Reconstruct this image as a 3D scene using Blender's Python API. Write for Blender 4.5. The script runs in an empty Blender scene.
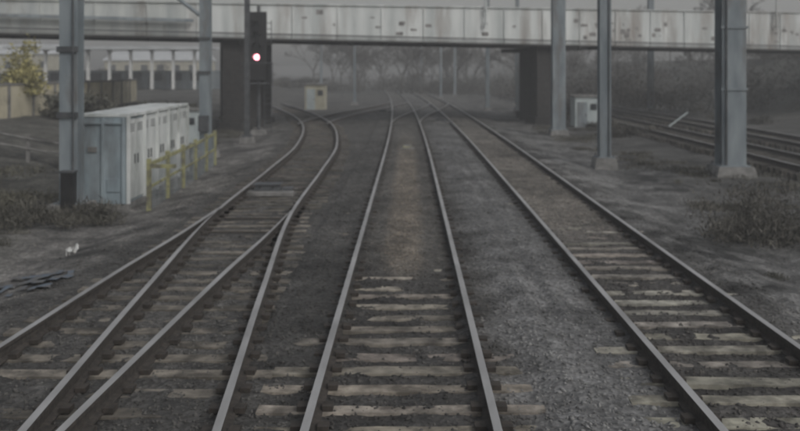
import bpy, math, random
import numpy as np
from mathutils import Vector, noise
random.seed(7); rng=np.random.default_rng(7)
C=bpy.context; S=C.scene

# ------------------------------------------------------------ materials
def new_mat(name):
    m=bpy.data.materials.new(name); m.use_nodes=True
    nt=m.node_tree; b=nt.nodes['Principled BSDF']
    return m,nt,b
def mat_noise(name,c1,c2,scale=4,rough=.8,metal=0,bump=.2,stretch=(1,1,1),detail=6,c3=None,scale3=1.2,lo=.35,hi=.65,vcol=False,t3=(.52,.68)):
    m,nt,b=new_mat(name); N=nt.nodes; L=nt.links
    tc=N.new('ShaderNodeTexCoord'); mp=N.new('ShaderNodeMapping'); mp.inputs['Scale'].default_value=stretch
    L.new(tc.outputs['Object'],mp.inputs[0])
    n=N.new('ShaderNodeTexNoise'); n.inputs['Scale'].default_value=scale; n.inputs['Detail'].default_value=detail
    L.new(mp.outputs[0],n.inputs['Vector'])
    r=N.new('ShaderNodeValToRGB'); r.color_ramp.elements[0].position=lo; r.color_ramp.elements[1].position=hi
    r.color_ramp.elements[0].color=(*c1,1); r.color_ramp.elements[1].color=(*c2,1)
    L.new(n.outputs['Fac'],r.inputs[0]); out=r.outputs[0]
    if c3 is not None:
        n3=N.new('ShaderNodeTexNoise'); n3.inputs['Scale'].default_value=scale3; n3.inputs['Detail'].default_value=8; n3.inputs['Roughness'].default_value=.65
        L.new(mp.outputs[0],n3.inputs['Vector'])
        r3=N.new('ShaderNodeValToRGB'); r3.color_ramp.elements[0].position=t3[0]; r3.color_ramp.elements[1].position=t3[1]
        r3.color_ramp.elements[0].color=(0,0,0,1); r3.color_ramp.elements[1].color=(1,1,1,1)
        L.new(n3.outputs['Fac'],r3.inputs[0])
        mx=N.new('ShaderNodeMixRGB'); L.new(r3.outputs[0],mx.inputs[0]); L.new(out,mx.inputs[1]); mx.inputs[2].default_value=(*c3,1); out=mx.outputs[0]
    if vcol:
        a=N.new('ShaderNodeAttribute'); a.attribute_name='Col'
        mu=N.new('ShaderNodeMixRGB'); mu.blend_type='MULTIPLY'; mu.inputs[0].default_value=1
        L.new(a.outputs['Color'],mu.inputs[1]); L.new(out,mu.inputs[2]); out=mu.outputs[0]
    L.new(out,b.inputs['Base Color'])
    b.inputs['Roughness'].default_value=rough; b.inputs['Metallic'].default_value=metal
    if bump:
        bp=N.new('ShaderNodeBump'); bp.inputs['Strength'].default_value=bump; bp.inputs['Distance'].default_value=.02
        L.new(n.outputs['Fac'],bp.inputs['Height']); L.new(bp.outputs[0],b.inputs['Normal'])
    return m

M={}
M['rail_side']=mat_noise('rail_rust',(.034,.030,.027),(.068,.058,.050),20,.85)
M['rail_top']=mat_noise('rail_head',(.34,.335,.33),(.50,.495,.49),3,.5,.5,0,stretch=(1,.3,1))
M['concrete_sl']=mat_noise('sleeper_concrete',(.55,.54,.52),(1.15,1.12,1.07),6,.92,bump=.4,vcol=True,c3=(.27,.26,.245),scale3=2.8,t3=(.44,.62))
M['chair']=mat_noise('chair_iron',(.030,.026,.022),(.06,.05,.042),15,.8)
M['stone']=mat_noise('ballast_stone',(.85,.85,.85),(1.15,1.15,1.13),12,.95,bump=0,vcol=True)
M['girder']=mat_noise('girder_paint',(.44,.47,.465),(.66,.685,.675),1.3,.6,stretch=(1,1,.16),c3=(.25,.215,.19),scale3=.7,t3=(.48,.70))
M['girder_dirty']=mat_noise('girder_grime',(.34,.365,.365),(.50,.52,.50),1.8,.7,stretch=(1,1,.2),c3=(.20,.185,.17),scale3=1.1)
M['graffiti']=mat_noise('graffiti_patch',(.13,.125,.12),(.27,.26,.255),5,.7)
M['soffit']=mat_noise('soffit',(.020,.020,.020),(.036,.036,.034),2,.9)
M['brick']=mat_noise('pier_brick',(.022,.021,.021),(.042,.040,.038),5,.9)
M['steel']=mat_noise('galvanised_steel',(.165,.195,.215),(.26,.295,.315),3,.55,.1,.1,stretch=(1,1,.3),c3=(.14,.135,.13))
M['steel_d']=mat_noise('dark_steel',(.045,.05,.055),(.09,.095,.10),4,.6)
M['black']=mat_noise('black_plastic',(.012,.012,.013),(.025,.025,.026),4,.6)
M['cab']=mat_noise('cabinet_paint',(.52,.55,.545),(.68,.70,.69),2.2,.5,stretch=(1,1,.35),c3=(.30,.32,.31),bump=.05,t3=(.48,.68))
M['cab_shaded']=mat_noise('cabinet_shaded_end',(.25,.31,.345),(.34,.40,.43),2.2,.5,stretch=(1,1,.35),c3=(.16,.18,.19),bump=.05,t3=(.46,.66))  # cabinet paint again, with the end face's shade put into a darker blue-grey
M['white']=mat_noise('white_paint',(.60,.61,.60),(.76,.76,.74),3,.5)
M['yellow']=mat_noise('yellow_paint',(.27,.265,.13),(.40,.39,.20),5,.6,c3=(.13,.125,.10),scale3=3,t3=(.44,.62))
M['wall']=mat_noise('wall_render',(.38,.35,.26),(.50,.46,.35),1,.9,c3=(.24,.22,.17))
M['beige']=mat_noise('hut_panel',(.36,.34,.26),(.46,.44,.35),2,.8)
M['hutgrey']=mat_noise('hut_grey',(.36,.41,.42),(.46,.51,.51),2,.7)
M['conc']=mat_noise('concrete',(.15,.148,.143),(.25,.245,.236),5,.9,c3=(.09,.088,.082))
M['blue']=mat_noise('blue_sheet',(.08,.12,.17),(.12,.17,.23),6,.8,c3=(.11,.11,.11),scale3=3,t3=(.40,.55))
M['scrub']=mat_noise('scrub',(.7,.7,.7),(1.2,1.2,1.2),2,.95,bump=0,vcol=True)
M['twig']=mat_noise('twig_bark',(.07,.064,.058),(.11,.10,.09),.3,.95,bump=0)
M['roof']=mat_noise('roof_sheet',(.42,.44,.45),(.55,.57,.58),.6,.7)
M['glass']=mat_noise('window_glass',(.03,.035,.04),(.06,.065,.07),1,.2,bump=0)
def emis(name,col,st):
    m,nt,b=new_mat(name); b.inputs['Base Color'].default_value=(*col,1)
    b.inputs['Emission Color'].default_value=(*col,1); b.inputs['Emission Strength'].default_value=st; return m
M['lamp']=emis('signal_lamp',(1,.30,.36),7)

# ------------------------------------------------------------ mesh builder
class MB:
    def __init__(s): s.v=[]; s.f=[]; s.m=[]; s.c=[]; s.mats=[]
    def mi(s,k):
        if k not in s.mats: s.mats.append(k)
        return s.mats.index(k)
    def add(s,vs,fs,mat,col=(1,1,1)):
        o=len(s.v); s.v.extend(vs); mi=s.mi(mat)
        for f in fs: s.f.append(tuple(i+o for i in f)); s.m.append(mi); s.c.append(col)
    def box(s,c,d,mat,rz=0,col=(1,1,1),rx=0,ry=0,taper=1):
        x,y,z=[q/2 for q in d]
        vs=[(-x,-y,-z),(x,-y,-z),(x,y,-z),(-x,y,-z),(-x*taper,-y*taper,z),(x*taper,-y*taper,z),(x*taper,y*taper,z),(-x*taper,y*taper,z)]
        out=[]
        for a,b,e in vs:
            if rx: b,e=b*math.cos(rx)-e*math.sin(rx),b*math.sin(rx)+e*math.cos(rx)
            if ry: a,e=a*math.cos(ry)+e*math.sin(ry),-a*math.sin(ry)+e*math.cos(ry)
            if rz: a,b=a*math.cos(rz)-b*math.sin(rz),a*math.sin(rz)+b*math.cos(rz)
            out.append((a+c[0],b+c[1],e+c[2]))
        s.add(out,[(0,3,2,1),(4,5,6,7),(0,1,5,4),(1,2,6,5),(2,3,7,6),(3,0,4,7)],mat,col)
    def tube(s,p,q,r,mat,n=8,r2=None,col=(1,1,1),caps=True):
        r2=r if r2 is None else r2
        p=Vector(p);q=Vector(q);d=(q-p).normalized()
        a=d.orthogonal().normalized(); b=d.cross(a)
        vs=[];
        for P,R in((p,r),(q,r2)):
            for i in range(n):
                t=2*math.pi*i/n; w=P+a*math.cos(t)*R+b*math.sin(t)*R; vs.append(tuple(w))
        fs=[(i,(i+1)%n,n+(i+1)%n,n+i) for i in range(n)]
        if caps: fs+= [tuple(range(n-1,-1,-1)),tuple(range(n,2*n))]
        s.add(vs,fs,mat,col)
    def obj(s,name,parent=None,loc=None,bevel=0):
        me=bpy.data.meshes.new(name); me.from_pydata(s.v,[],s.f)
        for k in s.mats: me.materials.append(M[k])
        me.polygons.foreach_set('material_index',s.m)
        ca=me.color_attributes.new('Col','FLOAT_COLOR','CORNER')
        cnt=np.array([len(f) for f in s.f]); cols=np.ones((len(s.f),4),dtype=np.float32); cols[:,:3]=np.array(s.c)
        ca.data.foreach_set('color',np.repeat(cols,cnt,axis=0).ravel())
        me.update()
        o=bpy.data.objects.new(name,me); C.collection.objects.link(o)
        if parent: o.parent=parent
        if bevel:
            b=o.modifiers.new('bevel','BEVEL'); b.width=bevel; b.segments=2; b.limit_method='ANGLE'
        return o
def empty(name):
    o=bpy.data.objects.new(name,None); C.collection.objects.link(o); return o

# ------------------------------------------------------------ track geometry
def curve(y): return -0.0003*max(0,y-25)**2
def hermite(pts):
    ys=[p[0] for p in pts]; xs=[p[1] for p in pts]; n=len(pts); m=[]
    for i in range(n):
        if i==0: m.append((xs[1]-xs[0])/(ys[1]-ys[0]))
        elif i==n-1: m.append((xs[-1]-xs[-2])/(ys[-1]-ys[-2]))
        else: m.append((xs[i+1]-xs[i-1])/(ys[i+1]-ys[i-1]))
    def f(y):
        if y<=ys[0]: return xs[0]+m[0]*(y-ys[0])
        if y>=ys[-1]: return xs[-1]+m[-1]*(y-ys[-1])
        i=max(j for j in range(n) if ys[j]<=y); i=min(i,n-2)
        h=ys[i+1]-ys[i]; t=(y-ys[i])/h
        return (2*t**3-3*t**2+1)*xs[i]+(t**3-2*t**2+t)*h*m[i]+(-2*t**3+3*t**2)*xs[i+1]+(t**3-t**2)*h*m[i+1]
    return f
fMain=lambda y:-0.06+curve(y)
fRight=lambda y:3.2+curve(y)
fP=hermite([(-5,-1.25),(0,-1.68),(6.6,-2.25),(10.8,-2.62),(16.4,-3.05),(23.8,-3.2),(31.7,-3.45),(43,-4.6),(53,-6.5),(65,-9.6),(85,-16),(110,-26)])
fQ=hermite([(-5,-3.6),(0,-3.56),(6.6,-3.46),(8.65,-3.40),(11.9,-3.30),(14.5,-3.17),(17.2,-3.10)])
fF1=lambda y:12.2+curve(y)
fF2=lambda y:15.8+curve(y)
G=.7525
PROF=[(-.035,0),(.035,0),(.035,-.035),(.010,-.05),(.010,-.125),(.07,-.14),(.07,-.155),(-.07,-.155),(-.07,-.14),(-.010,-.125),(-.010,-.05),(-.035,-.035)]
def sweep(mb,f,off,y0,y1,dz=0,blade=None):
    ys=[y0]; 
    while ys[-1]<y1: ys.append(min(y1,ys[-1]+(.6 if ys[-1]<40 else 1.2)))
    rings=[];n=len(PROF)
    for y in ys:
        dx=(f(y+.05)-f(y-.05))/.1; nx,ny=1/math.hypot(1,dx),-dx/math.hypot(1,dx)
        w=1
        if blade: w=max(.25,min(1,(y1-y)/5+.2))
        for px,pz in PROF:
            o=off+px*w
            rings.append((f(y)+nx*o,y+ny*o,pz+dz))
    top=[];side=[]
    for k in range(len(ys)-1):
        for i in range(n):
            j=(i+1)%n; q=(k*n+i,(k+1)*n+i,(k+1)*n+j,k*n+j)
            (top if i==0 else side).append(q)
    o=len(mb.v); mb.v.extend(rings)
    for q in top: mb.f.append(tuple(a+o for a in q)); mb.m.append(mb.mi('rail_top')); mb.c.append((1,1,1))
    for q in side: mb.f.append(tuple(a+o for a in q)); mb.m.append(mb.mi('rail_side')); mb.c.append((1,1,1))
def rails(name,f,y0,y1,parent,offs=(-G,G)):
    mb=MB()
    for o in offs: sweep(mb,f,o,y0,y1)
    return mb.obj(name,parent)
SP=.46; SW=.20
def sleepers(name,f,y0,y1,parent,half=1.25,base=(.20,.175,.14),chairs=True,sp=SP,var=.25,ztop=-.14):
    mb=MB(); y=y0
    while y<y1:
        dx=(f(y+.05)-f(y-.05))/.1; a=-math.atan(dx)
        k=1+random.uniform(-var,var); col=tuple(b*k*random.uniform(.97,1.03) for b in base)
        x=f(y)+random.uniform(-.05,.05); yy=y+random.uniform(-.03,.03)
        # worn sleeper: five short lengths with uneven, chipped arrises
        zc=ztop-.09+random.uniform(-.018,.004); wd=SW*random.uniform(.85,1.1); rz=a+random.uniform(-.014,.014)
        nseg=10; vs=[]
        for i in range(nseg+1):
            u=-half+2*half*i/nseg; e1=random.uniform(-.014,.010); e2=random.uniform(-.010,.014); dz=random.uniform(-.008,.004)
            cx=x+u*math.cos(rz); cy=yy+u*math.sin(rz)
            vs+= [(cx,cy-wd/2+e1-.01,zc-.09),(cx,cy-wd/2+e1+.008,zc+.09+dz),(cx,cy+wd/2+e2-.008,zc+.09+dz),(cx,cy+wd/2+e2+.01,zc-.09)]
        fs=[]
        for i in range(nseg):
            o=i*4
            for j in range(3): fs.append((o+j,o+4+j,o+5+j,o+j+1))
        fs+=[(0,1,2,3),(nseg*4+3,nseg*4+2,nseg*4+1,nseg*4)]
        mb.add(vs,fs,'concrete_sl',col)
        if chairs and y<45:
            for o in(-G,G):
                for q in(-.11,.11):
                    mb.box((f(y)+o+q,yy,ztop+.018),(.09,.12,.045),'chair',rz=a)
        y+=sp
    return mb.obj(name,parent)

t=empty('railway_track'); rails('rails',fMain,-4,150,t); sleepers('sleepers',fMain,-4.1,70,t,base=(.31,.288,.252))
t=empty('railway_track'); rails('rails',fRight,-4,150,t); sleepers('sleepers',fRight,-3.9,60,t,base=(.345,.328,.295))
t=empty('railway_track'); rails('rails',fP,2,100,t,offs=(G,)); 
mb=MB(); sweep(mb,fP,-G,2,16.9,blade=True); mb.obj('switch_rail',t)
mb=MB(); sweep(mb,fP,-G,17.2,100); mb.obj('far_left_rail',t)
sleepers('sleepers',fP,18.2,70,t,base=(.13,.12,.107))
t=empty('railway_track'); 
mb=MB(); sweep(mb,fQ,G,2,16.9,blade=True); mb.obj('switch_rail',t)
mb=MB(); sweep(mb,fQ,-G,-4,17.2); mb.obj('stock_rail',t)
mb=MB(); y=-3.7
while y<18:
    x0=fQ(min(y,17))-1.15; x1=min(fP(y)+1.15,-1.40) if y>2 else -2
    k=random.uniform(.6,1.35)
    mb.box(((x0+x1)/2+random.uniform(-.1,.1),y,-.238+random.uniform(-.018,.003)),(x1-x0,SW,.18),'concrete_sl',rz=random.uniform(-.016,.016),col=tuple(c*k for c in (.20,.185,.162)))
    for o,f in((-G,fQ),(G,fQ),(-G,fP),(G,fP)):
        if y>2: 
            for q in(-.11,.11): mb.box((f(y)+o+q,y,-.122),(.09,.12,.045),'chair')
    y+=SP
mb.obj('bearers',t)
mb=MB()
for yy in(15.2,16.6):
    mb.tube((fQ(yy)-G,yy,-.10),(fP(yy)+G,yy,-.10),.018,'rail_side')
mb.obj('stretcher_bars',t)
for f in(fF1,fF2):
    t=empty('railway_track'); rails('rails',f,8,150,t); sleepers('sleepers',f,8,80,t,base=(.10,.095,.086),chairs=False)
fX=lambda y: fMain(y)+ (3.26)*(lambda u:u*u*(3-2*u))(min(1,max(0,(y-44)/30)))
fY=lambda y: fMain(y)- (4.9)*(lambda u:u*u*(3-2*u))(min(1,max(0,(78-y)/34)))
t=empty('railway_crossover'); rails('rails',fX,46,73,t)
t=empty('railway_crossover'); rails('rails',fY,44.5,76,t)

# ------------------------------------------------------------ ground
def sm(a,b,x):
    u=min(1,max(0,(x-a)/(b-a))); return u*u*(3-2*u)
def nz(x,y,s,o=0): return noise.noise(Vector((x*s,y*s,o)))
def gh(x,y):
    xc=x-curve(y)
    base=-.166
    lo=fQ(y)-1.7 if y<17 else min(fP(y),-3.2)-1.6
    wob=.5*nz(x,y,.5,40)
    out=sm(4.6,5.8,xc+wob)+sm(0,1.2,lo-x+wob)
    out=min(1,out)
    h=base-.16*out
    b=.032*nz(x,y,2.1)+.026*nz(x,y,6,3)
    h+=b*(1-out)+out*(.05*nz(x,y,.6,8)+.04*nz(x,y,2.5,9))
    dm=abs(x-fMain(y))
    if dm<.68: h+= .055*sm(11.2,13.4,y+1.0*nz(x,y,1.5,4))
    elif dm<1.6: h+=.045*sm(7.0,11,y+1.2*nz(x,y,1.2,5))
    dr=abs(x-fRight(y))
    if dr<.68: h+=.05*sm(13.5,18,y+1.8*nz(x,y,1.5,4))
    elif dr<1.4: h+=.04*sm(7,11,y+1.5*nz(x,y,1.2,5))
    m=xc-1.57
    h+=.05*math.exp(-(m/.35)**2)
    h+=1.1*sm(9.5,16,-x)*sm(12,26,y)
    h+=4.5*sm(24,42,xc)*sm(30,70,y)
    h+=2.5*sm(20,60,-x)*sm(60,110,y)*.6
    return h
def gc(x,y):
    xc=x-curve(y)
    n1=nz(x,y,.5,20); n2=nz(x,y,1.7,21)
    lo=fQ(y)-1.5 if y<17 else min(fP(y),-3.2)-1.4
    def mix(a,b,t): return tuple(p*(1-t)+q*t for p,q in zip(a,b))
    grey=(.122,.122,.121); dark=(.046,.044,.042); brown=(.140,.122,.100)
    c=(.060,.058,.055)
    t=sm(.75,1.35,xc+.25*n2)*(1-sm(2.1,2.6,xc+.25*n2)); c=mix(c,grey,t*.95)
    t=1-sm(.60,.75,abs(x-fMain(y))); c=mix(c,mix(dark,(.075,.071,.065),sm(11.0,14,y)),t)
    t=(1-sm(.18,.42,abs(x-fMain(y)+.02)+.12*n2))*sm(11.5,13.5,y)*(1-sm(24,44,y)); c=mix(c,brown,t*.95)
    t=1-sm(.60,.75,abs(x-fRight(y))); c=mix(c,mix((.054,.051,.048),(.118,.108,.095),sm(13,18,y)),t)
    t=sm(4.0,4.9,xc+.5*n2); c=mix(c,(.108,.107,.104),t)
    t=sm(6.0,9.5,xc+2.2*n1); c=mix(c,(.054,.053,.050),t)
    t=sm(-.2,.8,lo-x+.5*n2); c=mix(c,(.118,.113,.106),t)
    t=sm(1.4,4.0,lo-x+2.0*n1)*sm(7,18,y); c=mix(c,(.062,.061,.052),t*.85)
    t=sm(28,60,y); c=mix(c,(.073,.071,.067),t*.6)
    t=sm(20,30,abs(xc)); c=mix(c,(.055,.055,.047),t)
    if 4.2<xc or x<lo-.2:
        k=1+.95*n1+.85*n2+.5*nz(x,y,5,30)
        c=tuple(max(.02,v*k) for v in c)
    else:
        k=1+.45*n1+.5*n2+.25*nz(x,y,4,31); c=tuple(v*k for v in c)
    return c
def axis(segs):
    out=[segs[0][0]]
    for a,b,st in segs:
        n=max(1,round((b-a)/st)); out+= [a+(b-a)*(i+1)/n for i in range(n)]
    return out
xs=axis([(-900,-100,100),(-100,-40,6),(-40,-16,1.0),(-16,-8,.25),(-8,-5,.13),(-5,5.2,.075),(5.2,9,.13),(9,18,.35),(18,48,1.2),(48,120,8),(120,900,100)])
ys=axis([(-60,-6,6),(-6,4,.6),(4,16,.09),(16,30,.15),(30,60,.4),(60,140,2),(140,300,16),(300,2500,220)])
V=[];F=[];CO=[]
for yv in ys:
    for xv in xs: V.append((xv,yv,gh(xv,yv))); CO.append((*gc(xv,yv),1))
nx=len(xs)
for j in range(len(ys)-1):
    for i in range(nx-1): F.append((j*nx+i,j*nx+i+1,(j+1)*nx+i+1,(j+1)*nx+i))
me=bpy.data.meshes.new('ground'); me.from_pydata(V,[],F)
ca=me.color_attributes.new('Col','FLOAT_COLOR','POINT'); ca.data.foreach_set('color',np.array(CO,dtype=np.float32).ravel())
me.polygons.foreach_set('use_smooth',[True]*len(F))
m,nt,b=new_mat('ballast_ground'); N=nt.nodes;L=nt.links
at=N.new('ShaderNodeAttribute'); at.attribute_name='Col'; tc=N.new('ShaderNodeTexCoord')
vo=N.new('ShaderNodeTexVoronoi'); vo.inputs['Scale'].default_value=20; L.new(tc.outputs['Object'],vo.inputs['Vector'])
def nzt(scale,rough,lo,hi,tmin,tmax,st=(1,1,1)):
    mp=N.new('ShaderNodeMapping'); mp.inputs['Scale'].default_value=st; L.new(tc.outputs['Object'],mp.inputs[0])
    n1=N.new('ShaderNodeTexNoise'); n1.inputs['Scale'].default_value=scale; n1.inputs['Detail'].default_value=8; n1.inputs['Roughness'].default_value=rough; L.new(mp.outputs[0],n1.inputs['Vector'])
    r=N.new('ShaderNodeMapRange'); r.inputs['From Min'].default_value=lo; r.inputs['From Max'].default_value=hi; r.inputs['To Min'].default_value=tmin; r.inputs['To Max'].default_value=tmax; L.new(n1.outputs['Fac'],r.inputs['Value']); return r.outputs[0]
bw=N.new('ShaderNodeRGBToBW'); L.new(vo.outputs['Color'],bw.inputs[0])
mr=N.new('ShaderNodeMapRange'); mr.inputs['To Min'].default_value=.55; mr.inputs['To Max'].default_value=1.5; L.new(bw.outputs[0],mr.inputs['Value'])
def mul(a,b_):
    q=N.new('ShaderNodeMath'); q.operation='MULTIPLY'; L.new(a,q.inputs[0]); L.new(b_,q.inputs[1]); return q.outputs[0]
k=mul(mul(mr.outputs[0],nzt(7,.75,.32,.68,.5,1.5)),nzt(1.6,.6,.3,.7,.70,1.32,(2.2,.35,1)))
mx=N.new('ShaderNodeVectorMath'); mx.operation='SCALE'; L.new(at.outputs['Color'],mx.inputs[0]); L.new(k,mx.inputs['Scale'])
L.new(mx.outputs[0],b.inputs['Base Color']); b.inputs['Roughness'].default_value=.95
bp=N.new('ShaderNodeBump'); bp.inputs['Strength'].default_value=.7; bp.inputs['Distance'].default_value=.03
L.new(vo.outputs['Distance'],bp.inputs['Height']); L.new(bp.outputs[0],b.inputs['Normal'])
me.materials.append(m); g=bpy.data.objects.new('ground',me); C.collection.objects.link(g)

def stones(name,n):
    octv=np.array([(1,0,0),(-1,0,0),(0,1,0),(0,-1,0),(0,0,1),(0,0,-1)],float)
    octf=np.array([(0,2,4),(2,1,4),(1,3,4),(3,0,4),(2,0,5),(1,2,5),(3,1,5),(0,3,5)])
    P=[];K=[]
    while len(P)<n:
        y=5+ (random.random()**1.7)*30; x=random.gauss(-.2,3.6) if random.random()<.3 else random.uniform(-5.2,4.9)
        if abs(x)>9: continue
        bad=False
        for f,o in((fMain,-G),(fMain,G),(fRight,-G),(fRight,G),(fP,G)):
            if abs(x-f(y)-o)<.085: bad=True
        if y<17 and (abs(x-fP(y)+G)<.08 or abs(x-fQ(y)-G)<.08 or abs(x-fQ(y)+G)<.08): bad=True
        if bad: continue
        P.append((x,y,gh(x,y)+.002)); c=gc(x,y); k=random.uniform(.85,2.0); K.append((c[0]*k,c[1]*k,c[2]*k,1))
    P=np.array(P);K=np.array(K,dtype=np.float32)
    r=rng.uniform(.012,.028,(n,1,1))*rng.uniform(.6,1.2,(n,1,3)); r[:,:,2]*=.8
    v=octv[None]*(1+rng.uniform(-.35,.35,(n,6,1)))+rng.uniform(-.25,.25,(n,6,3))
    a=rng.uniform(0,6.28,n); ca_,sa=np.cos(a),np.sin(a)
    v=v*r
    v2=v.copy(); v2[:,:,0]=v[:,:,0]*ca_[:,None]-v[:,:,1]*sa[:,None]; v2[:,:,1]=v[:,:,0]*sa[:,None]+v[:,:,1]*ca_[:,None]
    v2+=P[:,None,:]
    f=(octf[None]+np.arange(n)[:,None,None]*6).reshape(-1,3)
    me=bpy.data.meshes.new(name); me.vertices.add(n*6); me.vertices.foreach_set('co',v2.ravel())
    me.loops.add(len(f)*3); me.loops.foreach_set('vertex_index',f.ravel()); me.polygons.add(len(f)); me.polygons.foreach_set('loop_start',np.arange(len(f))*3); me.update(calc_edges=True)
    c=me.color_attributes.new('Col','FLOAT_COLOR','POINT'); c.data.foreach_set('color',np.repeat(K,6,axis=0).ravel())
    me.materials.append(M['stone']); o=bpy.data.objects.new(name,me); C.collection.objects.link(o)
stones('ballast_stones',38000)

# ------------------------------------------------------------ bridge
br=empty('railway_overbridge'); th=math.atan(.337)
bl=lambda X:46.5+.337*X
zb=lambda X:4.35-.0101*X
zt=lambda X:6.27+.009*X
def strip(mb,x0,x1,za,zc,back,thick,mat):
    vs=[]
    for X in(x0,x1):
        for yy in(bl(X)+back,bl(X)+back+thick):
            for z in(za(X),zc(X)): vs.append((X,yy,z))
    mb.add(vs,[(0,1,5,4),(2,6,7,3),(0,4,6,2),(1,3,7,5),(0,2,3,1),(4,5,7,6)],mat)
mb=MB()
segs=[(-60,-11.2,'girder_dirty'),(-11.2,15.5,'girder'),(15.5,70,'girder')]
for a,b_,mt in segs:
    strip(mb,a,b_,zb,zt,0,.05,mt)
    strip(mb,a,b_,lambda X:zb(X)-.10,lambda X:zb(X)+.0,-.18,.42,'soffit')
    strip(mb,a,b_,lambda X:zt(X),lambda X:zt(X)+.06,-.10,.34,mt)
X=-59
while X<69:
    strip(mb,X,X+.05,lambda q:zb(q)+.002,lambda q:zt(q)-.002,-.06,.059,'girder_dirty' if X<-11.2 else 'girder'); X+=2.3
mb.obj('front_girder',br)
mb=MB()
for i in range(60):
    X=random.choice([random.uniform(9.5,15.5),random.uniform(9.5,15.5),random.uniform(-6,6),random.uniform(18,26)]); w_=random.uniform(.10,.5); u=random.uniform(.25,1.35); h_=random.uniform(.05,.28)
    if int((X+59)/2.3)!=int((X+w_+59)/2.3): continue
    strip(mb,X+.06,X+w_,lambda q:zb(q)+u,lambda q:zb(q)+u+h_,-.004-.0005*i,.003,'graffiti')
mb.obj('graffiti',br)
mb=MB(); strip(mb,-60,-10.8,lambda X:zb(X)+.75,lambda X:zb(X)+.9,-.5,.28,'steel'); 
strip(mb,-60,70,lambda X:zb(X)+.2,lambda X:zb(X)+.27,-.26,.07,'steel_d'); mb.obj('service_pipes',br)
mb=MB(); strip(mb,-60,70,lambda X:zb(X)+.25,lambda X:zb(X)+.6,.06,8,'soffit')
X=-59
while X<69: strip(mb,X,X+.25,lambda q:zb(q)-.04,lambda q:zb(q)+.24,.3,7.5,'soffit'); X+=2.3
mb.obj('deck',br)
mb=MB(); strip(mb,-60,70,lambda X:zb(X)-.03,lambda X:zt(X),8.1,.06,'soffit'); mb.obj('rear_girder',br)
for X,w in((-9.1,1.35),(8.0,1.55)):
    mb=MB()
    for k in range(3):
        yy=bl(X)+.9+k*2.9
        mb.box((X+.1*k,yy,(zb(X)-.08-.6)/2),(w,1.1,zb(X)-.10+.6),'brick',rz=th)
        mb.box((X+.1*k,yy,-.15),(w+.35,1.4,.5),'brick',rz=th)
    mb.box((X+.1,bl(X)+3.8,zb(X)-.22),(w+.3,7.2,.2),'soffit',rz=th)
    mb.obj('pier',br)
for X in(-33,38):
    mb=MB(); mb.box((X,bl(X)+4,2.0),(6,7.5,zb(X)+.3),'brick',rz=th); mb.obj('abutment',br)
for X in(4.3,23.4):
    mb=MB(); y=bl(X)-.28; mb.tube((X,y,zt(X)-1.1),(X,y,zt(X)+6),.07,'girder',r2=.05)
    for zz in(-.9,-.2): mb.box((X,y+.07,zt(X)+zz),(.22,.16,.06),'steel_d')
    mb.tube((X,y,zt(X)+6),(X+.5,y+1.2,zt(X)+6.3),.04,'girder'); mb.box((X+.55,y+1.5,zt(X)+6.32),(.25,.7,.12),'steel',rz=-.35)
    mb.obj('lamp_post',br)

# ------------------------------------------------------------ masts
def hmast(name,x,y,h,w,d,base=(.9,.9,.3),extras=(),mat='steel'):
    z0=gh(x,y)-.05; mb=MB(); t=.035
    mb.box((x,y-d/2,z0+h/2),(w,t,h),mat); mb.box((x,y+d/2,z0+h/2),(w,t,h),mat)
    mb.box((x,y,z0+h/2),(t,d-t-.004,h-.01),mat)
    mb.box((x,y,z0+base[2]/2),base,'conc',taper=.85)
    mb.box((x,y,z0+base[2]+.02),(w+.18,d+.2,.04),mat)
    for sx in(-1,1):
        for sy in(-1,1): mb.tube((x+sx*(w/2+.05),y+sy*(d/2+.06),z0+base[2]+.03),(x+sx*(w/2+.05),y+sy*(d/2+.06),z0+base[2]+.12),.02,'steel_d',6)
    for e in extras: e(mb,z0)
    return mb.obj(name,bevel=0)
def ex_l(mb,z0):
    x,y=-7.26,18.3
    mb.box((x+.06,y-.32,z0+.62),(.26,.22,.75),'black'); mb.box((x+.06,y-.32,z0+1.01),(.30,.26,.04),'steel_d')
    for z in(2.2,3.6): mb.box((x,y-.235,z0+z),(.46,.03,.12),'steel_d')
    mb.tube((x+.12,y-.24,z0+1),(x+.12,y-.24,z0+7),.02,'steel_d',6)
hmast('overhead_line_mast',-7.26,18.3,8,.38,.36,extras=(ex_l,))
def ex_r(mb,z0):
    x,y=9.45,25
    mb.tube((x-.25,y-.37,z0+.4),(x-.25,y-.37,z0+7.6),.03,'steel_d',6)
    for z in(2.6,4.4): mb.box((x,y-.335,z0+z),(.78,.03,.07),'steel')
hmast('overhead_line_mast',9.45,25,8.5,.70,.60,base=(1.2,1.2,.35),extras=(ex_r,))
def ex_m(mb,z0):
    x,y=6.2,27
    mb.tube((x+.1,y-.22,z0+.4),(x+.1,y-.22,z0+7.6),.02,'steel_d',6)
hmast('overhead_line_mast',6.2,27,8.3,.36,.34,base=(.75,.75,.42),extras=(ex_m,))
hmast('overhead_line_mast',7.2,41,9,.62,.5,extras=())
def ex_b(mb,z0):
    x,y=-7.25,30.3
    mb.tube((x,y-.1,z0+5.0),(x-1.3,y-.1,z0+6.0),.07,'steel'); mb.tube((x,y-.1,z0+6.2),(x-1.3,y-.1,z0+6.0),.05,'steel')
    mb.box((x,y-.3,z0+1.3),(.34,.18,.55),'steel_d')
    for z in(3.1,4.3): mb.box((x,y-.21,z0+z),(.44,.05,.10),'steel_d')
hmast('overhead_line_mast',-7.25,30.3,8,.36,.34,extras=(ex_b,))
hmast('overhead_line_mast',-6.95,36.5,8,.20,.2,base=(.6,.6,.3),mat='steel_d')
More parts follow.
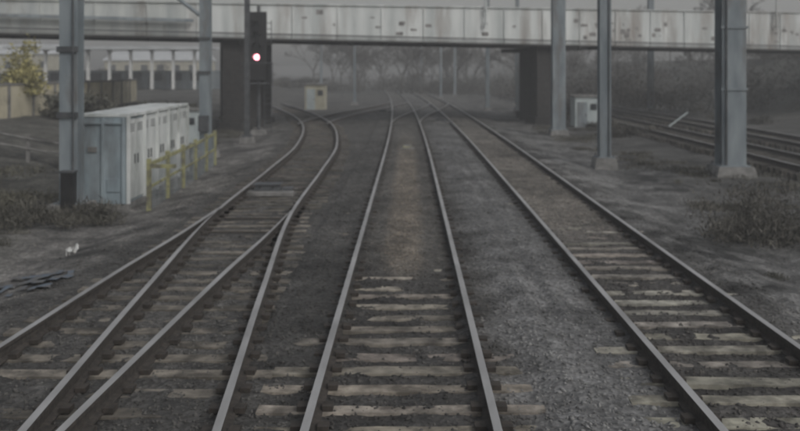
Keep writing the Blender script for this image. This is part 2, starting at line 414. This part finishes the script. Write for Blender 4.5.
for x,y,h,w in((6.1,66,9,.28),(7.9,62,9,.25),(18.2,64,10,.40),(-4.6,72,6,.2),(3.3,88,7,.22),(30,80,10,.4),(9.6,76,8,.24),(5.4,100,8,.26),(-9.5,92,8,.24),(1.6,112,9,.26),(-13.5,74,7,.22)):
    hmast('overhead_line_mast',x,y,h,w,w,base=(.6,.6,.3))

# ------------------------------------------------------------ colour light signal
sg=empty('railway_signal'); sx,sy=-7.25,41; z0=gh(sx,sy)-.05
mb=MB(); mb.tube((sx,sy,z0),(sx,sy,5.9),.085,'steel_d',12); mb.box((sx,sy,z0+.15),(.7,.7,.3),'conc',taper=.85); mb.obj('post',sg)
mb=MB(); 
for q in(-.17,.17): mb.tube((sx+.42+q,sy+.15,z0+.1),(sx+.42+q,sy+.15,5.2),.022,'steel_d',6)
z=z0+.4
while z<5.1: mb.tube((sx+.25,sy+.15,z),(sx+.59,sy+.15,z),.015,'steel_d',6); z+=.28
mb.obj('ladder',sg)
mb=MB(); hx=sx-.05
mb.box((hx,sy-.20,3.95),(.95,.05,3.3),'black'); mb.box((hx,sy-.05,3.95),(.5,.2,2.9),'black')
mb.box((hx,sy-.1,2.15),(1.1,.9,.06),'steel_d')
mb.obj('backboard',sg,bevel=.02)
mb=MB()
for z in(3.42,3.95,4.48,5.0):
    n=14
    for i in range(n):
        a=math.pi*(i/(n-1))*1.2-.1*math.pi; a2=math.pi*((i+1)/(n-1))*1.2-.1*math.pi
        if i<n-1:
            p=lambda A,yy:(hx+.17*math.cos(A),yy,z+.17*math.sin(A))
            mb.add([p(a,sy-.23),p(a2,sy-.23),p(a2,sy-.52),p(a,sy-.52)],[(0,1,2,3)],'black')
    mb.tube((hx,sy-.225,z),(hx,sy-.25,z),.14 if z==3.42 else .12,'lamp' if z==3.42 else 'glass',20)
mb.obj('lamps_and_hoods',sg)
mb=MB(); 
for a,b2 in(((-.6,-.55),(.6,-.55)),((-.6,-.55),(-.6,.4)),((.6,-.55),(.6,.4))):
    mb.tube((sx+a[0],sy+a[1],3.15),(sx+b2[0],sy+b2[1],3.15),.02,'steel_d',6)
    for e in(a,b2): mb.tube((sx+e[0],sy+e[1],2.15),(sx+e[0],sy+e[1],3.15),.02,'steel_d',6)
mb.obj('platform_rail',sg)

# ------------------------------------------------------------ equipment cabinets (row)
cb=empty('equipment_cabinet_row')
yy=19.0
for k in range(5):
    dpt=1.22; x0=-7.35-.06*k; x1=-6.33-.07*k; w=x1-x0; xc=(x0+x1)/2; yc=yy+dpt/2
    z0=-.33; H=1.95
    mb=MB()
    mb.box((xc,yc,z0+.06),(w+.1,dpt-.02,.14),'conc')
    mb.box((xc,yc,z0+.13+H/2),(w,dpt-.05,H),'cab_shaded' if k==0 else 'cab')  # nearest cabinet body gets the shaded-end colour, the rest the lit one
    mb.box((xc,yc,z0+.13+H+.035),(w+.14,dpt-.015,.07),'cab')
    for dd in(-1,1):
        yd=yc+dd*(dpt-.08)/4
        mb.box((x1+.015,yd,z0+.13+H/2),(.03,(dpt-.08)/2-.02,H-.14),'cab')
        mb.box((x1+.045,yd-dd*.18,z0+1.1),(.03,.03,.22),'steel_d')
        for q in range(4): mb.box((x1+.034,yd,z0+1.75+q*.05),(.012,.34,.018),'steel_d')
    for e in(-1,1): mb.box((x1+.05,yc+e*(dpt/2-.03),z0+.13+H/2),(.08,.05,H),'cab')
    if k==0:
        for e in(-1,0,1): mb.box((xc+e*(w/2-.05),yy-.003,z0+.13+H/2),(.07,.05,H-.02),'cab_shaded')
        mb.box((xc,yy-.003,z0+1.95),(w-.2,.045,.06),'cab_shaded'); mb.box((xc-.24,yy+.003,z0+1.35),(.2,.02,.12),'conc')
        mb.box((xc+.24,yy+.01,z0+.55),(.3,.02,.3),'cab_shaded')
    mb.obj('cabinet',cb,bevel=.012)
    yy+=dpt+.03

yf=MB(); pts=[(-5.75,18.8),(-5.85,20.6),(-5.95,22.4),(-6.08,24.2),(-6.2,26.0),(-6.35,27.8)]
for i,(x,y) in enumerate(pts):
    zg=gh(x,y)-.1; yf.box((x,y,zg+.62),(.09,.09,1.25),'yellow')
    if i<len(pts)-1:
        x2,y2=pts[i+1]; a=math.atan2(-(x2-x),(y2-y))
        for zz,hh in((1.12,.09),(.62,.06)):
            yf.box(((x+x2)/2,(y+y2)/2,zg+zz),(.035,1.78,hh),'yellow',rz=a)
        for q in range(1,10):
            yf.box((x+(x2-x)*q/10,y+(y2-y)*q/10,zg+.60),(.014,.014,1.0),'steel')
yf.box((-5.45,18.8,gh(-5.5,18.8)+.95),(.6,.035,.09),'yellow')
yf.obj('yellow_safety_railing')

def pm(name,x,y,s=1):
    mb=MB(); z=-.15
    mb.box((x,y,z+.05),(1.1*s,.75*s,.10),'conc'); mb.box((x-.1,y,z+.16),(.62*s,.42*s,.16),'steel_d',taper=.88); mb.box((x-.1,y,z+.25),(.66*s,.46*s,.02),'steel_d')
    mb.box((x+.38*s,y,z+.13),(.24,.3,.08),'steel_d'); mb.tube((x+.3,y-.1,z+.12),(x+.75*s,y-.1,z+.12),.025,'rail_side'); mb.tube((x-.4,y+.1,z+.12),(x-.75*s,y+.1,z+.12),.025,'rail_side')
    for q in(-.25,.05): mb.tube((x+q,y-.24*s,z+.2),(x+q,y-.26*s,z+.2),.03,'black')
    mb.obj(name,bevel=.008)
pm('point_machine',-3.25,20.2)
pm('point_machine',-1.7,58); pm('point_machine',1.9,47)
mb=MB(); mb.box((-.06,32,-.09),(.32,.75,.08),'yellow'); mb.box((-.06,32,-.045),(.26,.62,.03),'conc'); mb.box((-.06,31.3,-.09),(.5,.25,.05),'conc'); mb.obj('track_magnet',bevel=.01)

def hut(name,x,y,w,d,h,mat,roof='conc'):
    z0=gh(x,y)-.1; mb=MB()
    mb.box((x,y,z0+h/2),(w,d,h),mat); mb.box((x,y,z0+h+.05),(w+.16,d+.16,.10),roof)
    mb.box((x-w*.2,y-d/2-.01,z0+h*.45),(w*.42,.03,h*.8),'hutgrey' if mat=='beige' else 'steel')
    mb.box((x-w*.05,y-d/2-.03,z0+h*.45),(.04,.03,.14),'black')
    mb.box((x+w*.27,y-d/2-.01,z0+h*.7),(w*.26,.03,h*.2),'glass'); mb.box((x,y,z0+.06),(w+.1,d+.1,.14),'conc')
    mb.obj(name,bevel=.01)
hut('trackside_hut',-7.0,64,1.5,1.6,1.95,'beige')
hut('equipment_hut',9.7,47,1.3,1.4,1.75,'hutgrey')
hut('equipment_hut',-9.6,37,1.0,1.0,1.5,'hutgrey')

mb=MB()
pl=[(-18.5,30),(-17.0,36),(-16.6,42),(-16.8,48),(-18,56)]
for (x,y),(x2,y2) in zip(pl[:-1],pl[1:]):
    a=math.atan2(-(x2-x),(y2-y)); ln=math.hypot(x2-x,y2-y); n=3
    for i in range(n):
        u=(i+.5)/n; px,py=x+(x2-x)*u,y+(y2-y)*u
        mb.box((px,py,1.4),(.12,ln/n-.16,1.5),'wall',rz=a); mb.box((px,py,2.19),(.2,ln/n-.14,.07),'conc',rz=a)
    for i in range(n):
        u=i/n; mb.box((x+(x2-x)*u,y+(y2-y)*u,1.4),(.2,.16,1.75),'conc',rz=a)
mb.obj('panel_wall')
mb=MB(); 
for i in range(9):
    x=-18+i*1.05; y=24.6+.25*i; z=gh(x,y); mb.box((x,y,z+.4),(.09,.09,.9),'conc')
    if i<8:
        x2=x+1.05;y2=y+.25;z2=gh(x2,y2)
        for q in(.42,.74): mb.tube((x,y-.06,z+q),(x2,y2-.06,z2+q),.03,'conc',6)
mb.obj('post_and_rail_fence')

mb=MB(); 
for i in range(9):
    x=-38+i*2.1; y=84; mb.box((x,y,2.9),(.26,.26,4.0),'white'); mb.box((x,y,4.78),(.6,.26,.2),'white')
mb.box((-29.6,86,5.02),(20,6,.24),'roof'); mb.box((-29.6,82.9,4.98),(20,.12,.34),'roof')
mb.box((-29.6,89.2,1.6),(20,.2,2.3),'steel')
for i in range(8): mb.box((-37+i*2.1,89.08,2.1),(1.2,.06,.8),'glass')
mb.obj('station_canopy')
for i,(x,y,w,d,h) in enumerate(((-75,150,30,14,4.5),(-48,165,18,12,3.6),(-110,170,30,20,6))):
    mb=MB(); z=1.0; mb.box((x,y,z+h/2),(w,d,h),'beige')
    mb.add([(x-w/2-.3,y-d/2-.3,z+h),(x+w/2+.3,y-d/2-.3,z+h),(x+w/2+.3,y+d/2+.3,z+h),(x-w/2-.3,y+d/2+.3,z+h),(x-w/2-.3,y,z+h+1.8),(x+w/2+.3,y,z+h+1.8)],[(0,1,5,4),(2,3,4,5),(0,4,3),(1,2,5),(0,3,2,1)],'roof')
    for q in range(int(w/3)): mb.box((x-w/2+1.5+q*3,y-d/2-.03,z+h*.6),(1.3,.08,1.2),'glass')
    mb.obj('warehouse')

# ------------------------------------------------------------ vegetation
def blades(name,items):
    Vs=[];Cs=[]
    for (cx,cy,cz),(rx,ry,rz),n,size,col,up in items:
        k=max(3,n//140); cl=rng.normal(0,.42,(k,3)); cl[:,2]=np.abs(cl[:,2])*1.1
        idx=rng.integers(0,k,n)
        p=cl[idx]+rng.normal(0,.20,(n,3)); p[:,2]=np.abs(p[:,2])
        shade=rng.uniform(.6,1.4,k)[idx]*rng.uniform(.75,1.25,n)
        p=p*np.array([rx,ry,rz])+np.array([cx,cy,cz])
        d=rng.normal(0,1,(n,3)); d[:,2]=np.abs(d[:,2])*up+.1; d/=np.linalg.norm(d,axis=1)[:,None]
        s=rng.normal(0,1,(n,3)); s-= (s*d).sum(1)[:,None]*d; s/=np.linalg.norm(s,axis=1)[:,None]
        L_=size*rng.uniform(.5,1.5,(n,1)); W=L_*(.10 if up>1 else .35)
        tri=np.stack([p-s*W,p+s*W,p+d*L_],1); Vs.append(tri.reshape(-1,3))
        c=np.ones((n,4)); c[:,:3]=np.array(col)[None]*shade[:,None]; Cs.append(np.repeat(c,3,axis=0))
    V=np.concatenate(Vs);Cc=np.concatenate(Cs).astype(np.float32); n=len(V)//3
    me=bpy.data.meshes.new(name); me.vertices.add(n*3); me.vertices.foreach_set('co',V.ravel()); me.loops.add(n*3); me.loops.foreach_set('vertex_index',np.arange(n*3))
    me.polygons.add(n); me.polygons.foreach_set('loop_start',np.arange(n)*3); me.update(calc_edges=True)
    c=me.color_attributes.new('Col','FLOAT_COLOR','POINT'); c.data.foreach_set('color',Cc.ravel()); me.materials.append(M['scrub'])
    o=bpy.data.objects.new(name,me); C.collection.objects.link(o)
GB=(.10,.095,.083)
def at(x,y,dz=0): return (x,y,gh(x,y)+dz)
blades('bramble_bush',[(at(6.2,15.6),(.8,1.0,.55),3200,.10,GB,2),(at(7.0,17.4),(1.0,1.0,.6),3000,.10,GB,2),(at(7.4,15.6),(1.0,1.0,.4),2200,.10,GB,2)])
blades('bramble_bush',[(at(-6.7,17.6),(.7,.6,.3),2600,.10,(.09,.086,.072),2),(at(-7.8,17.2),(.9,.7,.35),2600,.10,(.09,.086,.072),2)])
blades('bramble_bush',[(at(-9.5,19),(1.4,1.8,.35),3600,.11,(.11,.105,.08),2),(at(-12,22),(2,2,.4),3600,.12,(.12,.115,.088),2)])
blades('golden_shrub',[(at(-17.4,38,.9),(1.2,1.4,1.1),5000,.15,(.34,.31,.14),.6)])
blades('shrub',[(at(-14.6,37,.2),(1.2,1.6,.7),5000,.16,(.09,.09,.072),.6),(at(-12.5,42,.2),(2,1.6,.6),5000,.16,(.10,.10,.08),.6)])
it=[]
for i in range(60):
    x=random.uniform(6.6,11.5) if i%2 else random.uniform(-13,-7.6); y=random.uniform(14,46)
    if x<0 and 18.5<y<26 and x>-8.3: x-=2
    it.append((at(x,y),(random.uniform(.5,1.3),random.uniform(.5,1.6),random.uniform(.05,.18)),600,.09,(.10,.096,.08),2.5))
for i in range(60):
    side=random.random()<.5
    x=random.uniform(5.2,10) if side else random.uniform(-8.5,-5.6); y=random.uniform(8,24)
    if not side and x>-7.8 and y>18: continue
    it.append((at(x,y),(random.uniform(.2,.6),random.uniform(.2,.6),random.uniform(.03,.09)),200,.06,(.11,.107,.09),2.5))
blades('dry_grass',it)
it=[]
for i in range(230):
    u=random.random()
    if u<.45: x=random.uniform(14,60); y=random.uniform(62,95)
    elif u<.75: x=random.uniform(-16,30); y=random.uniform(105,135)
    else: x=random.uniform(-46,-14); y=random.uniform(95,125)
    if -14<x<9 and y<104: continue
    hh=random.uniform(1.2,3.2) if x>-10 else random.uniform(.4,.8)
    it.append((at(x,y),(random.uniform(2,4),random.uniform(2,4),hh),600,.34,(.085,.080,.072),1.2))
for i in range(24):
    x=random.choice([random.uniform(19,36),random.uniform(8.6,11)]); y=random.uniform(40,62)
    it.append((at(x,y),(1.2,1.5,random.uniform(.4,.9)),500,.2,(.07,.066,.056),1.2))
blades('distant_scrub',it)

def tree_segs(h):
    out=[]
    def rec(p,d,l,r,lev):
        q=p+d*l; out.append((p,q,r,r*.68))
        if lev==0: return
        for i in range(random.choice((2,3,3))):
            nd=(d+Vector((random.uniform(-1,1),random.uniform(-1,1),random.uniform(-.35,.55)))*.75).normalized()
            rec(q,nd,l*random.uniform(.62,.86),r*.62,lev-1)
    rec(Vector((0,0,0)),Vector((random.uniform(-.08,.08),random.uniform(-.08,.08),1)).normalized(),h*.16,h*.009,6)
    return out
var=[tree_segs(1) for _ in range(7)]
arr=[]
for s in var:
    V=[];
    for p,q,r,r2 in s:
        d=(q-p).normalized(); a=d.orthogonal().normalized(); b_=d.cross(a)
        for P,R in((p,r),(q,r2)):
            for i in range(3):
                t=2.094*i; V.append(tuple(P+(a*math.cos(t)+b_*math.sin(t))*max(R,.0016)))
    n=len(s); f=np.array([(0,1,4,3),(1,2,5,4),(2,0,3,5)]); F=(f[None]+np.arange(n)[:,None,None]*6).reshape(-1,4)
    arr.append((np.array(V),F))
VV=[];FF=[];off=0
spots=[]
for i in range(64): spots.append((random.uniform(-14,42),random.uniform(104,150),random.uniform(10,16)))
for i in range(20): spots.append((random.uniform(15,55),random.uniform(66,100),random.uniform(7,11)))
for i in range(6): spots.append((random.uniform(-46,-14),random.uniform(110,150),random.uniform(3,5)))
for x,y,h in spots:
    v,f=arr[random.randrange(7)]; a=random.uniform(0,6.28); vv=v.copy()*h
    vv=np.stack([vv[:,0]*math.cos(a)-vv[:,1]*math.sin(a)+x,vv[:,0]*math.sin(a)+vv[:,1]*math.cos(a)+y,vv[:,2]+gh(x,y)-.2],1)
    VV.append(vv);FF.append(f+off);off+=len(v)
V=np.concatenate(VV);F=np.concatenate(FF)
me=bpy.data.meshes.new('bare_tree_belt'); me.vertices.add(len(V)); me.vertices.foreach_set('co',V.ravel()); me.loops.add(len(F)*4); me.loops.foreach_set('vertex_index',F.ravel()); me.polygons.add(len(F)); me.polygons.foreach_set('loop_start',np.arange(len(F))*4); me.update(calc_edges=True)
me.materials.append(M['twig']); o=bpy.data.objects.new('bare_tree_belt',me); C.collection.objects.link(o)

# ------------------------------------------------------------ litter
def sheet(name,x,y,w,d,mat,h=.12,seed=0,cut=.18):
    mb=MB(); n=14; vs=[];fs=[]
    for j in range(n+1):
        for i in range(n+1):
            u=i/n-.5;v=j/n-.5; px=x+u*w*(1+.25*nz(v*3,seed,1)); py=y+v*d*(1+.25*nz(u*3,seed,1,4))
            vs.append((px,py,gh(px,py)+.012+max(0,h*(.45+nz(u*4,v*4,1,seed)))))
    for j in range(n):
        for i in range(n):
            if nz(i*.35,j*.35,1,seed+3)>cut: continue
            a=j*(n+1)+i; fs.append((a,a+1,a+n+2,a+n+1))
    mb.add(vs,fs,mat); mb.obj(name)
sheet('blue_tarpaulin',-5.45,11.9,1.2,1.2,'blue',.05,5,.0)
sheet('plastic_bag',-5.55,14.0,.17,.16,'white',.16,1)
sheet('paper_litter',-1.58,6.72,.08,.12,'white',.05,2)
mb=MB(); z=gh(13.5,43); mb.tube((13.1,43,z+.25),(14.1,43,z+1.0),.045,'hutgrey'); mb.tube((13.1,43,z-.1),(13.1,43,z+.3),.05,'hutgrey'); mb.obj('barrier_arm')

# ------------------------------------------------------------ haze: thin air volume over the site
mb=MB(); M['haze']=bpy.data.materials.new('haze_air'); hm=M['haze']; hm.use_nodes=True; nt=hm.node_tree; nt.nodes.clear()
vs=nt.nodes.new('ShaderNodeVolumeScatter'); vs.inputs['Density'].default_value=.0032; vs.inputs['Color'].default_value=(.97,.985,1,1); vs.inputs['Anisotropy'].default_value=.0
ou=nt.nodes.new('ShaderNodeOutputMaterial'); nt.links.new(vs.outputs[0],ou.inputs['Volume'])
mb.box((0,110,12),(500,320,32),'haze'); mb.obj('haze')

# ------------------------------------------------------------ light, sky
el=math.radians(42); az=math.radians(135)
w=bpy.data.worlds.new('World'); S.world=w; w.use_nodes=True; N=w.node_tree.nodes; L=w.node_tree.links
sk=N.new('ShaderNodeTexSky'); sk.sky_type='NISHITA'; sk.sun_disc=False; sk.sun_elevation=el; sk.sun_rotation=az; sk.dust_density=4; sk.air_density=1.3
hs=N.new('ShaderNodeHueSaturation'); hs.inputs['Saturation'].default_value=.28
L.new(sk.outputs[0],hs.inputs['Color']); L.new(hs.outputs[0],N['Background'].inputs[0]); N['Background'].inputs[1].default_value=.098
sd=bpy.data.lights.new('sun','SUN'); sd.energy=.6; sd.angle=math.radians(20); sd.color=(1,.99,.97)
so=bpy.data.objects.new('sun',sd); C.collection.objects.link(so)
dirv=Vector((math.sin(az)*math.cos(el),math.cos(az)*math.cos(el),math.sin(el)))
so.rotation_euler=(-dirv).to_track_quat('-Z','Y').to_euler(); so.location=dirv*50
S.view_settings.view_transform='Standard'; S.view_settings.look='None'; S.view_settings.exposure=0

cd=bpy.data.cameras.new('camera'); co=bpy.data.objects.new('camera',cd); C.collection.objects.link(co); S.camera=co
co.location=(0,0,2.8); co.rotation_euler=(math.radians(90),0,0)
cd.sensor_width=36; cd.lens=38.25; cd.shift_x=-9/800; cd.shift_y=-145.5/800; cd.clip_end=4000
cd.dof.use_dof=True; cd.dof.focus_distance=4.5; cd.dof.aperture_fstop=2.3
